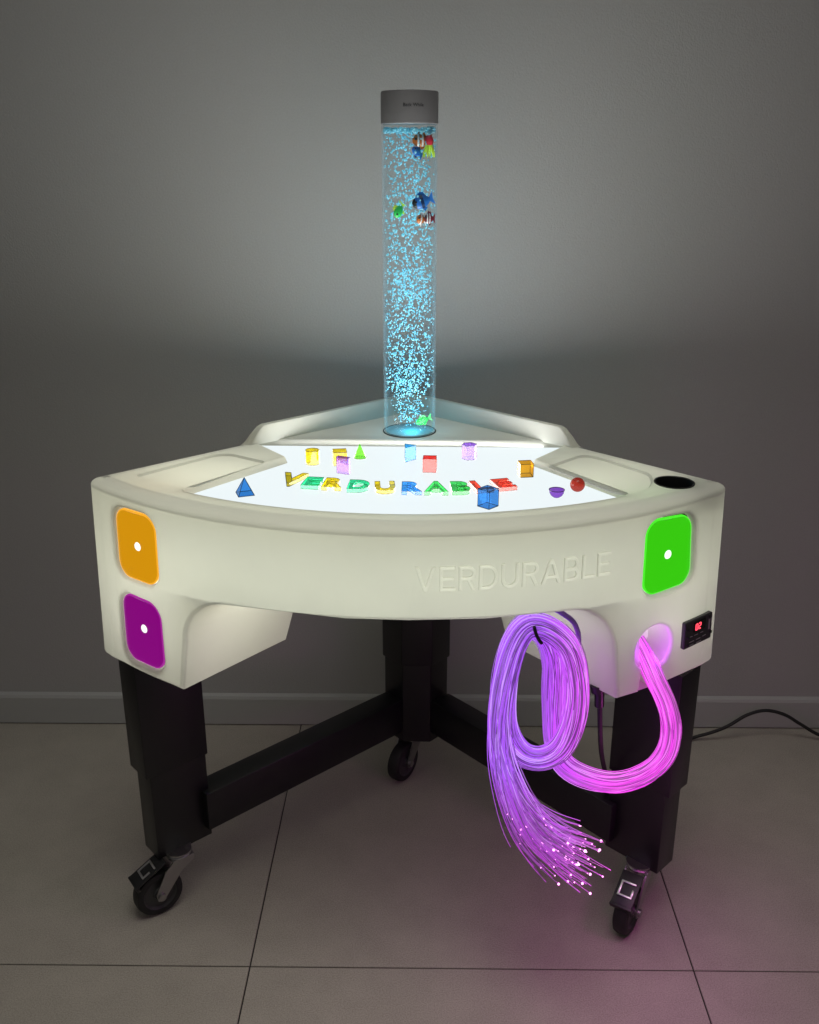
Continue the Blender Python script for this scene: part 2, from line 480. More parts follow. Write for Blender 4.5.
# raised rim round the back of the deck
def rim():
    """Raised lip round the back of the deck, ramping down at both ends."""
    bo = [Vector(p) for p in ((-.336, 1.831), (-.016, 2.135), (.297, 1.822))]
    to = [Vector(p) for p in ((-.312, 1.846), (-.020, 2.114), (.274, 1.839))]
    ti = [Vector(p) for p in ((-.301, 1.836), (-.021, 2.102), (.264, 1.829))]
    bi = [Vector(p) for p in ((-.316, 1.824), (-.022, 2.076), (.279, 1.813))]
    eo, ei = (Vector((-.352, 1.815)), Vector((.312, 1.806))), (Vector((-.330, 1.811)), Vector((.291, 1.800)))
    H = .0345
    def prof(q, h):
        o_, t_, i_, b_ = q
        P = [(o_, -.002), (o_.lerp(t_, .45), h * .62), (o_.lerp(t_, .8), h * .90), (t_, h * .975), (t_.lerp(i_, .5), h), (i_, h * .985), (i_.lerp(b_, .14), h * .93), (i_.lerp(b_, .3), h * .82),
             (i_.lerp(b_, .6), h * .52), (i_.lerp(b_, .85), h * .25), (i_.lerp(b_, .97), h * .07), (b_, -.002)]
        return [Vector((p.x, p.y, ZT + z)) for p, z in P]
    st = []
    def station(k, f, e_o, e_i):
        # f = 1 full height at station k, 0 = flat at the end points
        q = (e_o.lerp(bo[k], f), e_o.lerp(e_i, .35).lerp(to[k], f), e_o.lerp(e_i, .6).lerp(ti[k], f), e_i.lerp(bi[k], f))
        return prof(q, H * (3 * f * f - 2 * f ** 3))
    for j in range(9): st.append(station(0, j / 8, eo[0], ei[0]))
    mid = lambda a, b, t: prof(tuple(x[a].lerp(x[b], t) for x in (bo, to, ti, bi)), H)
    for t in (.3, .6, .85, .95): st.append(mid(0, 1, t))
    for t in (.05, .15, .4, .7): st.append(mid(1, 2, t))
    for j in range(8, -1, -1): st.append(station(2, j / 8, eo[1], ei[1]))
    n = len(st[0]); V = [p for r in st for p in r]
    F = [[i * n + k, i * n + k + 1, (i + 1) * n + k + 1, (i + 1) * n + k] for i in range(len(st) - 1) for k in range(n - 1)]
    body.add(V, F)
rim()
# front wall in (s, z) with openings
r_ = .007
sL, sR = wpt, None
sA, sB = R * rad(THL + (THR - THL) * t0 / 90), R * rad(THL + (THR - THL) * t1 / 90)
ZB = .51
C = [(sA, ZR), (sA, ZB), (-.404, ZB), (-.400, .535), (-.390, .605)]
for k in range(1, 13):
    a = pi / 2 * k / 12; C.append((-.300 - .090 * cos(a), .605 + .085 * sin(a)))
C += [(-.10, .6925), (.0, .693), (.12, .692)]
for k in range(0, 13):
    a = pi / 2 * (1 - k / 12); C.append((.264 + .087 * cos(a), .590 + .100 * sin(a)))
C += [(.357, .54), (.361, ZB), (.408, ZB), (.410, .520), (.412, .553)]
for k in range(0, 25):
    a = rad(216) - rad(264) * k / 24; C.append((.436 + .040 * cos(a), .586 + .042 * sin(a)))
C += [(.443, .548), (.440, .520), (.440, ZB), (sB, ZB), (sB, ZR)]
ed = [r_] * len(C)
ed[0] = 0; ed[-2] = 0; ed[-1] = 0
if area2(C) < 0: raise Exception('orientation')
def plate_poly(tl, tr_, br, bl, rad4):
    return fillet([bl, br, tr_, tl], [rad4[3], rad4[2], rad4[1], rad4[0]], 7)
plates = [
 ('touch_panel', plate_poly((-.551, .815), (-.446, .816), (-.446, .690), (-.551, .690), (.027, .027, .027, .027)), (-.494, .754), (.62, .27, .002), 'orange square light panel with round white centre'),
 ('touch_panel', plate_poly((-.550, .658), (-.448, .656), (-.445, .531), (-.549, .531), (.027, .027, .027, .027)), (-.493, .601), (.22, .0, .185), 'purple square light panel with round white centre'),
 ('touch_panel', plate_poly((.404, .822), (.510, .815), (.518, .690), (.404, .686), (.027, .027, .027, .027)), (.456, .753), (.035, .56, .003), 'green square light panel with round white centre')]
rec = []
for _, P, c, col, lab in plates:
    if area2(P) < 0: P.reverse()
    rec.append(offset_poly(P, -.0075))
inner = offset_poly(C, 0, ed)
# the raised lettering is moulded into the wall
letters = text_loops('VERDURABLE')
ax = [p for Lt in letters for p in Lt[0]]
lx0, lx1, ly0, ly1 = min(p[0] for p in ax), max(p[0] for p in ax), min(p[1] for p in ax), max(p[1] for p in ax)
fit = lambda P: [(.010 + (x - lx0) / (lx1 - lx0) * .321, .7445 + (y - ly0) / (ly1 - ly0) * .041) for x, y in P]
letters = [[fit(P) for P in Lt] for Lt in letters]
for Lt in letters:
    tops = []
    for j, P in enumerate(Lt):
        sg = 1 if j == 0 else -1
        ins = offset_poly(P, .0008 * sg); fl0 = len(body.F)
        loft(body, [[wpt(x, y, 0) for x, y in P], [wpt(x, y, -.0018) for x, y in P], [wpt(x, y, -.0028) for x, y in ins]])
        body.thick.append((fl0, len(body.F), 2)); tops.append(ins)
        if j:
            bm = fill2d([P])
            for v in bm.verts: v.co = wpt(v.co.x, v.co.y)
            body.bmesh(bm)
    bm = fill2d(tops); fl0 = len(body.F)
    for v in bm.verts: v.co = wpt(v.co.x, v.co.y, -.0028)
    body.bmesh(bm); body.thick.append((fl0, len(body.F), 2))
cuts = [-.62 + .02 * k for k in range(63)]
bm = fill2d([inner] + rec + [Lt[0] for Lt in letters], cuts)
for v in bm.verts: v.co = wpt(v.co.x, v.co.y)
body.bmesh(bm)
# rounded edge from the wall face to the contour
rings = []
for k in range(0, 6):
    a = pi / 2 * k / 5
    P = offset_poly(C, 0, [e * (1 - sin(a)) for e in ed])
    rings.append([wpt(s, z, r_ * (1 - cos(a))) for s, z in P])
f0_ = len(body.F); loft(body, [r[1:-1] for r in rings], close=False); body.thick.append((f0_, len(body.F)))
for P in rec:
    rr = []
    for d, dep in ((0, 0), (.0018, .0004), (.0035, .0018), (.0048, .0045), (.005, .009)):
        rr.append([wpt(s, z, dep) for s, z in offset_poly(P, d)])
    loft(body, rr)
# tunnel sides behind the openings (inner faces of the two arms)
def sweep(idx, vec, n=4, shrink=0):
    ring = [wpt(C[i][0], C[i][1], r_) for i in idx]
    loft(body, [[p + Vector(vec) * ((1 + .16 * (p.z - ZB) / .18) * k / n) for p in ring] for k in range(n + 1)], close=False)
sweep(range(2, 19), (.150, .185, 0.0))
iR = [i for i, p in enumerate(C) if p[0] > .0 and p[0] < .3645 and i < 40]
sweep(iR, (-.165, .195, 0.0))
# round fibre socket: walls straight in, closed at the back
iK = [i for i, p in enumerate(C) if .405 <= p[0] <= .48 and p[0] < .49 and i > 30 and i < len(C) - 2]
ringK = [wpt(C[i][0], C[i][1], r_) for i in iK]
ringK2 = [wpt(.436 + (C[i][0] - .436) * .9, .586 + (C[i][1] - .586) * .9 if C[i][1] > .55 else C[i][1], .05) for i in iK]
loft(body, [ringK, ringK2], close=False)
body.add(ringK2, [list(range(len(ringK2)))])
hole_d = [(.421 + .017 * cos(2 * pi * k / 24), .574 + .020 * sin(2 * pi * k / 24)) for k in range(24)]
obj('socket_dark_disc', [wpt(s, z, .0485) for s, z in hole_d], [list(range(24))], M_CUP, table)  # flat black disc painted for the dark inside of the socket
# back and side walls
side = outline[outline.index(min(outline, key=lambda p: (Vector(p) - Vector(arc[t1])).length)):] + outline[:outline.index(min(outline, key=lambda p: (Vector(p) - Vector(arc[t0])).length)) + 1]
n_out = len(outline)
i1 = min(range(n_out), key=lambda i: (Vector(outline[i]) - Vector(arc[t1])).length)
i0 = min(range(n_out), key=lambda i: (Vector(outline[i]) - Vector(arc[t0])).length)
idx = [(i1 + k) % n_out for k in range((i0 - i1) % n_out + 1)]
rr = []
for d, z in [(0, ZR)] + [(r_ * (1 - cos(k * pi / 10)), ZB + r_ * (1 - sin(k * pi / 10))) for k in range(6)]:
    d -= DRAFT * (ZR - z) / .32
    o2 = offset_poly(outline, d) if d else outline
    rr.append([Vector((*o2[i], z)) for i in idx])
loft(body, rr, close=False)
# underside: arms at ZB, deck at .692
QL = wpt(-.404, ZB, r_) + Vector((.150, .185, 0)); QR = wpt(.361, ZB, r_) + Vector((-.165, .195, 0))
def under(s0, s1, Q, S, notch=None):
    n = 14
    P = [wpt(s0 + (s1 - s0) * k / n, ZB, r_) for k in range(n + 1)]
    P = [Vector((p.x, p.y, ZB)) for p in P] + ([Vector((Q.x, Q.y, ZB)), Vector((*S, ZB))])
    body.add(P, [list(range(len(P)))])
    a, b = Vector((Q.x, Q.y, ZB)), Vector((*S, ZB))
    tl_ = Vector((.150, .185, 0)) * .16 if Q is QL else Vector((-.165, .195, 0)) * .16
    body.add([a, b, b + Vector((0, 0, .184)), a + tl_ + Vector((0, 0, .184))], [[0, 1, 2, 3]])
under(sA - .012, -.404, QL, (-.385, 1.795))
under(sB + .012, .361, QR, (.335, 1.79))
up = [wpt(-.39 + .74 * k / 20, .6945, .012) for k in range(21)]
up = [Vector((p.x, p.y, .6945)) for p in up] + [Vector((QR.x, QR.y, .6945)), Vector((.335, 1.79, .6945)), Vector((-.012, 2.14, .6945)), Vector((-.385, 1.795, .6945)), Vector((QL.x, QL.y, .6945))]
body.add(up, [list(range(len(up)))])
body_o = body.build('table_body', M_BODY, table, smooth=True, angle=32, orient=(-.02, 1.67, .75), mat2=(M_THICK, M_BRIGHT))

# light panel
bm = fill2d([panel_poly])
pm = MB(); pm.bmesh(bm, Matrix.Translation((0, 0, ZP)))
pm.build('light_panel', M_PANEL, table)

# cup socket
cp = MB(); cp.lathe((.435, 1.592, ZT), [(.0345, -.001), (.0345, .0012), (.0325, .0016), (.031, .0004), (.0305, -.004), (.0300, -.055), (.0001, -.056)], 48)
cp.build('cup_socket', M_CUP, table, smooth=True)

# colour panels with their white spots
M_SPOT = glow('white_spot', (1, 1, .98), 1.1)
for name, P, c, col, lab in plates:
    pl = MB()
    ext = bpy.data
    P2 = offset_poly(P, .0028)
    bm = fill2d([P2], cuts)
    for v in bm.verts: v.co = wpt(v.co.x, v.co.y, .0042)
    pl.bmesh(bm)
    fe0 = len(pl.F); loft(pl, [[wpt(s, z, .0042) for s, z in P2], [wpt(s, z, .0052) for s, z in P], [wpt(s, z, .0088) for s, z in P]]); pl.thick.append((fe0, len(pl.F)))
    me2 = glow('panel_edge_' + lab.split()[0], tuple(min(1, 1.5 * x + .02) for x in col), 1.0, tuple(.35 * x for x in col), .3)
    mm = glow('panel_' + lab.split()[0], col, 1.0, tuple(.35 * x for x in col), .3)
    po = pl.build(name, mm, table, smooth=True, angle=50, mat2=me2); po['label'] = lab
    sp = MB()
    L = [[wpt(c[0] + rr_ * cos(2 * pi * k / 28), c[1] + rr_ * sin(2 * pi * k / 28), dd) for k in range(28)] for rr_, dd in ((.0078, .0041), (.0072, .0032), (.004, .0028))]
    loft(sp, L); sp.add(L[-1], [list(range(28))])
    sp.build('light_spot', M_SPOT, po, smooth=True)

# control box on the right arm
cb = MB(); s0, s1, z0, z1 = .501, .578, .567, .618
fr = fillet([(s0, z0), (s1, z0), (s1, z1), (s0, z1)], .003, 3)
loft(cb, [[wpt(s, z, d) for s, z in (offset_poly(fr, o) if o else fr)] for o, d in ((0, .001), (0, -.0055), (.0012, -.007), (.003, -.007))])
Q = offset_poly(fr, .003); cb.add([wpt(s, z, -.007) for s, z in Q], [list(range(len(Q)))])
M_CTRL = pbr('control_plastic', (.03, .028, .033), .35)
M_BOXSIDE = pbr('control_face_marks', (.30, .28, .29), .5)
M_DISP = pbr('display_glass', (.004, .004, .005), .12)
M_RED = glow('red_digits', (1, .05, .09), 1.6)
ctrl = cb.build('control_box', M_CTRL, table, smooth=True)
dp = MB(); q = [(s0 + .024, .594), (s0 + .056, .5945), (s0 + .056, .6125), (s0 + .024, .612)]
loft(dp, [[wpt(s, z, d) for s, z in q] for d in (-.0068, -.0078)]); dp.add([wpt(s, z, -.0078) for s, z in q], [[0, 1, 2, 3]])
dp.build('display', M_DISP, ctrl)
segs = {'0': 'abcdef', '2': 'abged', '1': 'bc'}
dg_ = MB()
def digit(ch, cx_, cz_, w, h, t):
    pts = {'a': (0, h / 2, w, t), 'g': (0, 0, w, t), 'd': (0, -h / 2, w, t), 'f': (-w / 2, h / 4, t, h / 2), 'b': (w / 2, h / 4, t, h / 2), 'e': (-w / 2, -h / 4, t, h / 2), 'c': (w / 2, -h / 4, t, h / 2)}
    for sgm in segs[ch]:
        a, b, ww, hh = pts[sgm]
        q = [(cx_ + a - ww / 2, cz_ + b - hh / 2), (cx_ + a + ww / 2, cz_ + b - hh / 2), (cx_ + a + ww / 2, cz_ + b + hh / 2), (cx_ + a - ww / 2, cz_ + b + hh / 2)]
        loft(dg_, [[wpt(s, z, d) for s, z in q] for d in (-.0076, -.0083)]); dg_.add([wpt(s, z, -.0083) for s, z in q], [[0, 1, 2, 3]])
digit('0', s0 + .0305, .6033, .0052, .0105, .0022); digit('2', s0 + .0390, .6035, .0052, .0105, .0022)
dg_.build('red_digits', M_RED, ctrl)
mk = MB()
def mark(a, b, w, h):
    q = [(s0 + a - w / 2, b - h / 2), (s0 + a + w / 2, b - h / 2), (s0 + a + w / 2, b + h / 2), (s0 + a - w / 2, b + h / 2)]
    loft(mk, [[wpt(s, z, d) for s, z in q] for d in (-.0068, -.0075)]); mk.add([wpt(s, z, -.0075) for s, z in q], [[0, 1, 2, 3]])
for a, b, w, h in [(.068, .597, .004, .020)]: mark(a, b, w, h)
for a, b, w in [(.017, .588, .008), (.031, .588, .010), (.047, .588, .008), (.020, .578, .012), (.038, .578, .012), (.055, .579, .010), (.020, .572, .010), (.040, .572, .014)]: mark(a, b, w, .0011)
mk.build('printed_marks', M_BOXSIDE, ctrl)
for a, b in [(.010, .603), (.010, .588), (.010, .574), (.068, .613), (.0745, .58)]:
    L = [[wpt(s0 + a + rr_ * cos(2 * pi * k / 16), b + rr_ * sin(2 * pi * k / 16), d) for k in range(16)] for rr_, d in ((.0028, -.0068), (.0028, -.0085), (.0022, -.009))]
    bt = MB(); loft(bt, L); bt.add(L[-1], [list(range(16))]); bt.build('button', M_PLASTIC, ctrl, smooth=True)

# legs, cross bars
CAM_SCALE = False
def leg_rect(N, ang, w, d, grow=0, gw=0):
    u = Vector((cos(rad(ang)), sin(rad(ang)))); v = Vector((cos(rad(ang + 90)), sin(rad(ang + 90))))
    N = Vector(N)
    return [tuple(N - u * gw - v * grow), tuple(N + u * (w + gw * .3) - v * grow), tuple(N + u * (w + gw * .3) + v * (d + grow)), tuple(N - u * gw + v * (d + grow))]
NL = (-.494, 1.504); AL = 42.0
legL = leg_rect(NL, AL, .116, .056); slvL = leg_rect(NL, AL, .116, .056, .004, .010)
NR = Vector((.4425, 1.475)); AR = 135.5
uR = Vector((cos(rad(AR)), sin(rad(AR)))); vR = Vector((cos(rad(AR - 90)), sin(rad(AR - 90))))
def rectR(gu, gv): return [tuple(NR - uR * gu - vR * gv), tuple(NR - uR * gu + vR * (.056 + gv)), tuple(NR + uR * (.116 + gu * .3) + vR * (.056 + gv)), tuple(NR + uR * (.116 + gu * .3) - vR * gv)]
legR = rectR(0, 0); slvR = rectR(.010, .004)
legB = [(-.079, 1.952), (-.038, 1.907), (.024, 1.905), (.062, 1.948), (.062, 1.985), (-.079, 1.99)]
slvB = offset_poly(legB, -.005) if area2(legB) > 0 else offset_poly(legB, -.005)
def leg(poly, slv, zs, ztop):
    if area2(poly) < 0: poly = poly[::-1]
    if area2(slv) < 0: slv = slv[::-1]
    l = MB().prism(poly, .120, ztop - .05, .0025).build('leg', M_BLACK, table, smooth=True, angle=40)
    MB().prism(slv, zs, ztop, .003).build('leg_sleeve', M_BLACK, l, smooth=True, angle=40)
    return l
leg(legL, slvL, .305, .5435); leg(legR, slvR, .295, .5435); lb = leg(legB, slvB, .318, .722)
# back-leg bracket ears
for s in (-1, 1): MB().box((-.008 + s * .036, 1.8985, .665), (.026, .006, .072), 0, .001).build('bracket', M_BLACK, lb)
def bar(a, b, side):
    a, b = Vector(a), Vector(b); u = (b - a).normalized(); n = Vector((-u.y, u.x)) * side
    P = [tuple(a), tuple(b), tuple(b + n * .055), tuple(a + n * .055)]
    if area2(P) < 0: P.reverse()
    MB().prism(P, .143, .227, .004).build('cross_bar', M_BLACK, table, smooth=True, angle=40)
bar((-.4075, 1.5595), (-.0385, 1.9095), 1)
bar((.3615, 1.5325), (.0245, 1.9075), -1)

# casters
def make_caster(P):
    """Swivel caster, trail along local +x; P = (x, y) of the swivel axis."""
    f = MB()
    f.lathe((0, 0, 0), [(.0001, .1255), (.026, .1255), (.026, .123), (.021, .122), (.021, .120), (.024, .117), (.024, .112), (.0001, .112)], 28)
    w2 = .0185
    for s in (-1, 1):
        prof = [(-.022, .114), (.016, .116), (.036, .098), (.058, .054), (.055, .039), (.043, .037), (.037, .046), (.004, .088), (-.022, .104)]
        y0, y1 = s * w2, s * (w2 + .0028)
        V = [(x, y0, z) for x, z in prof] + [(x, y1, z) for x, z in prof]
        n = len(prof)
        f.add(V, [list(range(n)), [n + k for k in range(n)][::-1]] + [[k, (k + 1) % n, n + (k + 1) % n, n + k] for k in range(n)])
        bmn = MB()
    f.box((-.002, 0, .1135), (.044, .042, .004), 0, .001)
    f.lathe((.048, 0, .048), [(.0001, -.026), (.0075, -.026), (.0075, -.0215), (.0075, .0215), (.0075, .026), (.0001, .026)], 12, Matrix.Rotation(pi / 2, 3, 'X'))
    t = MB(); rw = .047
    t.lathe((.048, 0, .0475), [(.033, -.0135), (.040, -.0145), (.045, -.012), (rw, -.006), (rw, .006), (.045, .012), (.040, .0145), (.033, .0135)], 44, Matrix.Rotation(pi / 2, 3, 'X'))
    h = MB()
    h.lathe((.048, 0, .0475), [(.0335, -.0132), (.0315, -.0115), (.029, -.008), (.013, -.009), (.011, -.0145), (.0001, -.0145)], 32, Matrix.Rotation(pi / 2, 3, 'X'))
    h.lathe((.048, 0, .0475), [(.0335, .0132), (.0315, .0115), (.029, .008), (.013, .009), (.011, .0145), (.0001, .0145)], 32, Matrix.Rotation(pi / 2, 3, 'X'))
    h.lathe((.048, 0, .0475), [(.0334, -.0133), (.0334, .0133)], 32, Matrix.Rotation(pi / 2, 3, 'X'))
    b = MB()   # brake pedal: a sloped plate with a raised frame
    Rm = Matrix.Rotation(rad(28), 3, 'Y')
    def pl(c, s, bev=.001):
        m = MB().box((0, 0, 0), s, 0, bev)
        b.add([Rm @ (v + Vector(c)) + Vector((.068, 0, .100)) for v in m.V], m.F)
    pl((-.006, 0, 0), (.068, .040, .004)); pl((.028, 0, -.004), (.006, .042, .012))
    pb = MB()
    def pl2(c, s):
        m = MB().box((0, 0, 0), s, 0, .0008)
        pb.add([Rm @ (v + Vector(c)) + Vector((.068, 0, .100)) for v in m.V], m.F)
    pl2((.0085, 0, .0034), (.004, .028, .003)); pl2((-.018, 0, .0034), (.004, .028, .003)); pl2((-.005, -.012, .0034), (.026, .004, .003)); pl2((-.0, .012, .0034), (.014, .004, .003))
    return f, t, h, b, pb
def caster_place(src, P, ang):
    out = []
    for o in src:
        c = o.copy(); COL.objects.link(c); out.append(c)
    out[0].parent = table
    out[0].location = Vector((*P, 0)) - table.location; out[0].rotation_euler = (0, 0, rad(ang))
    for c in out[1:]: c.parent = out[0]
    return out
def local(name, mb, mt, parent):
    me = bpy.data.meshes.new(name); me.from_pydata([tuple(v) for v in mb.V], [], mb.F)
    bm = bmesh.new(); bm.from_mesh(me); bmesh.ops.recalc_face_normals(bm, faces=bm.faces); bm.to_mesh(me); bm.free()
    me.polygons.foreach_set('use_smooth', [True] * len(me.polygons)); me.set_sharp_from_angle(angle=rad(35))
    me.materials.append(mt); o = bpy.data.objects.new(name, me); link(o, parent); return o
f, t, h, b, pb = make_caster((0, 0))
M_RIM = pbr('grey_wheel_hub', (.05, .05, .05), .5)
cf = local('caster', f, M_STEEL, table)
parts = [cf, local('tyre', t, M_RUBBER, cf), local('wheel_rim', h, M_RIM, cf), local('brake_pedal', b, M_PLASTIC, cf), local('pedal_frame', pb, pbr('bright_steel', (.75, .74, .74), .3, 1), cf)]
cf.location = Vector((-.464, 1.533, 0)) - table.location; cf.rotation_euler = (0, 0, rad(216))
caster_place(parts, (.418, 1.508), 238)
cB = caster_place(parts[:3], (-.012, 1.978), 236)

# ------------------------------------------------------------------ bubble tube
CAM_SCALE = True
TC = Vector((-.023, 1.917))
tube = empty('bubble_tube', (TC.x, TC.y, ZT))
tag(tube, 'clear upright bubble tube with grey cap standing on the back of the table', 'bubble tube')
m, nt, out = mat('clear_acrylic')
lw = nt.nodes.new('ShaderNodeLayerWeight'); lw.inputs['Blend'].default_value = .32
mr = nt.nodes.new('ShaderNodeMapRange'); mr.inputs['To Min'].default_value = .02; mr.inputs['To Max'].default_value = .72
nt.links.new(lw.outputs['Facing'], mr.inputs[0])
pw = nt.nodes.new('ShaderNodeMath'); pw.operation = 'POWER'; pw.inputs[1].default_value = 2.2; nt.links.new(mr.outputs[0], pw.inputs[0])
tr = nt.nodes.new('ShaderNodeBsdfTransparent'); tr.inputs[0].default_value = (.97, .985, .99, 1)
g0 = nt.nodes.new('ShaderNodeBsdfGlossy'); g0.inputs['Roughness'].default_value = .08
tz = nt.nodes.new('ShaderNodeBsdfTranslucent'); tz.inputs[0].default_value = (.8, .92, .95, 1)
gl = nt.nodes.new('ShaderNodeMixShader'); gl.inputs[0].default_value = .5; nt.links.new(g0.outputs[0], gl.inputs[1]); nt.links.new(tz.outputs[0], gl.inputs[2])
mx = nt.nodes.new('ShaderNodeMixShader'); nt.links.new(pw.outputs[0], mx.inputs[0]); nt.links.new(tr.outputs[0], mx.inputs[1]); nt.links.new(gl.outputs[0], mx.inputs[2])
nt.links.new(mx.outputs[0], out.inputs[0]); M_ACR = m
tw = MB(); tw.lathe((TC.x, TC.y, 0), [(.0515, ZT + .001), (.0515, 1.4335), (.0485, 1.4335), (.0485, ZT + .001), (.0515, ZT + .001)], 72)
tw.build('tube_wall', M_ACR, tube, smooth=True, angle=60)
MB().lathe((TC.x, TC.y, ZT), [(.0517, .0005), (.0540, .0005), (.0540, .0014), (.0535, .0019), (.0517, .0019)], 64).build('collar', M_RUBBER, tube, smooth=True)
cap = MB().lathe((TC.x, TC.y, 0), [(.0001, 1.430), (.0485, 1.430), (.0515, 1.430), (.0525, 1.431), (.0525, 1.4825), (.0515, 1.4845), (.048, 1.4855), (.0001, 1.4855)], 72).build('cap', M_GREYCAP, tube, smooth=True)
V, F = text_mesh('Back While', .0085, .0001, 0, 0, 2)
tm = MB(); tm.add([Vector((TC.x + (.0529 + v.z) * sin((v.x + .008) / .0549), TC.y - (.0529 + v.z) * cos((v.x + .008) / .0549), 1.4605 + v.y)) for v in V], F)
tm.build('printed_lettering', M_PRINT, cap)
MB().lathe((TC.x, TC.y, ZT), [(.0001, .0005), (.0480, .0005), (.0480, .0026), (.0474, .0030), (.0001, .0030)], 56).build('base_disc', pbr('white_base_disc', (.34, .46, .48), .35), tube, smooth=True)
# water surface with foam ring, and base lens
m, nt, out = mat('water_foam')
p = nt.nodes.new('ShaderNodeBsdfPrincipled'); p.inputs['Base Color'].default_value = (.75, .92, .97, 1); p.inputs['Roughness'].default_value = .15
p.inputs['Transmission Weight'].default_value = .35; nt.links.new(p.outputs[0], out.inputs[0]); M_FOAM = m
m, nt, out = mat('air_bubble')
df = nt.nodes.new('ShaderNodeBsdfDiffuse'); df.inputs[0].default_value = (.42, .88, 1, 1)
tl = nt.nodes.new('ShaderNodeBsdfTranslucent'); tl.inputs[0].default_value = (.42, .88, 1, 1)
g2 = nt.nodes.new('ShaderNodeBsdfGlossy'); g2.inputs['Roughness'].default_value = .15
t2 = nt.nodes.new('ShaderNodeBsdfTransparent')
a1 = nt.nodes.new('ShaderNodeMixShader'); a1.inputs[0].default_value = .5; nt.links.new(df.outputs[0], a1.inputs[1]); nt.links.new(tl.outputs[0], a1.inputs[2])
a2 = nt.nodes.new('ShaderNodeMixShader'); a2.inputs[0].default_value = .07; nt.links.new(a1.outputs[0], a2.inputs[1]); nt.links.new(g2.outputs[0], a2.inputs[2])
a3 = nt.nodes.new('ShaderNodeMixShader'); a3.inputs[0].default_value = .3; nt.links.new(a2.outputs[0], a3.inputs[1]); nt.links.new(t2.outputs[0], a3.inputs[2])
nt.links.new(a3.outputs[0], out.inputs[0]); M_BUB = m
bb = MB()
rnd = random.Random(3)
def bubble(z, spread, rmin, rmax, sub=1):
    a = rnd.uniform(0, 2 * pi); rr_ = spread * math.sqrt(rnd.random())
    r = rnd.uniform(rmin, rmax)
    r *= .98; st = rnd.uniform(.8, 1.45)
    M3 = Matrix.Rotation(rnd.uniform(-.7, .7), 3, 'Y') @ Matrix.Rotation(rnd.uniform(-.7, .7), 3, 'X')
    bb.ball((TC.x + rr_ * cos(a), TC.y + rr_ * sin(a), z), (r, r, r * st), sub, M3)
for k in range(520): bubble(rnd.uniform(.866, .98), .018 + .027 * rnd.random(), .0007, .0016)
for k in range(1200): bubble(rnd.uniform(.93, 1.17), .0474, .0009, .0022)
for k in range(900): bubble(rnd.uniform(1.10, 1.42), .0476, .0011, .0023)
for k in range(240): bubble(rnd.uniform(1.15, 1.42), .0476, .0017, .0030)
bbo = bb.build('bubbles', M_BUB, None, loc=(TC.x, TC.y, .86), smooth=True, angle=180)
tag(bbo, 'swarm of pale blue air bubbles rising inside the clear tube', 'bubbles', kind='stuff')
fo = MB()
for k in range(170):
    a = rnd.uniform(0, 2 * pi); rr_ = .046 * math.sqrt(rnd.random()) if rnd.random() < .4 else .0455
    r = rnd.uniform(.002, .0046)
    fo.ball((TC.x + rr_ * cos(a), TC.y + rr_ * sin(a), 1.4185 + rnd.uniform(-.0035, .0045)), (r, r, r * .8), 1)
foo = fo.build('foam', M_BUB, None, loc=(TC.x, TC.y, 1.418), smooth=True, angle=180)
tag(foo, 'pale blue froth on the water just under the grey cap', 'foam', kind='stuff')

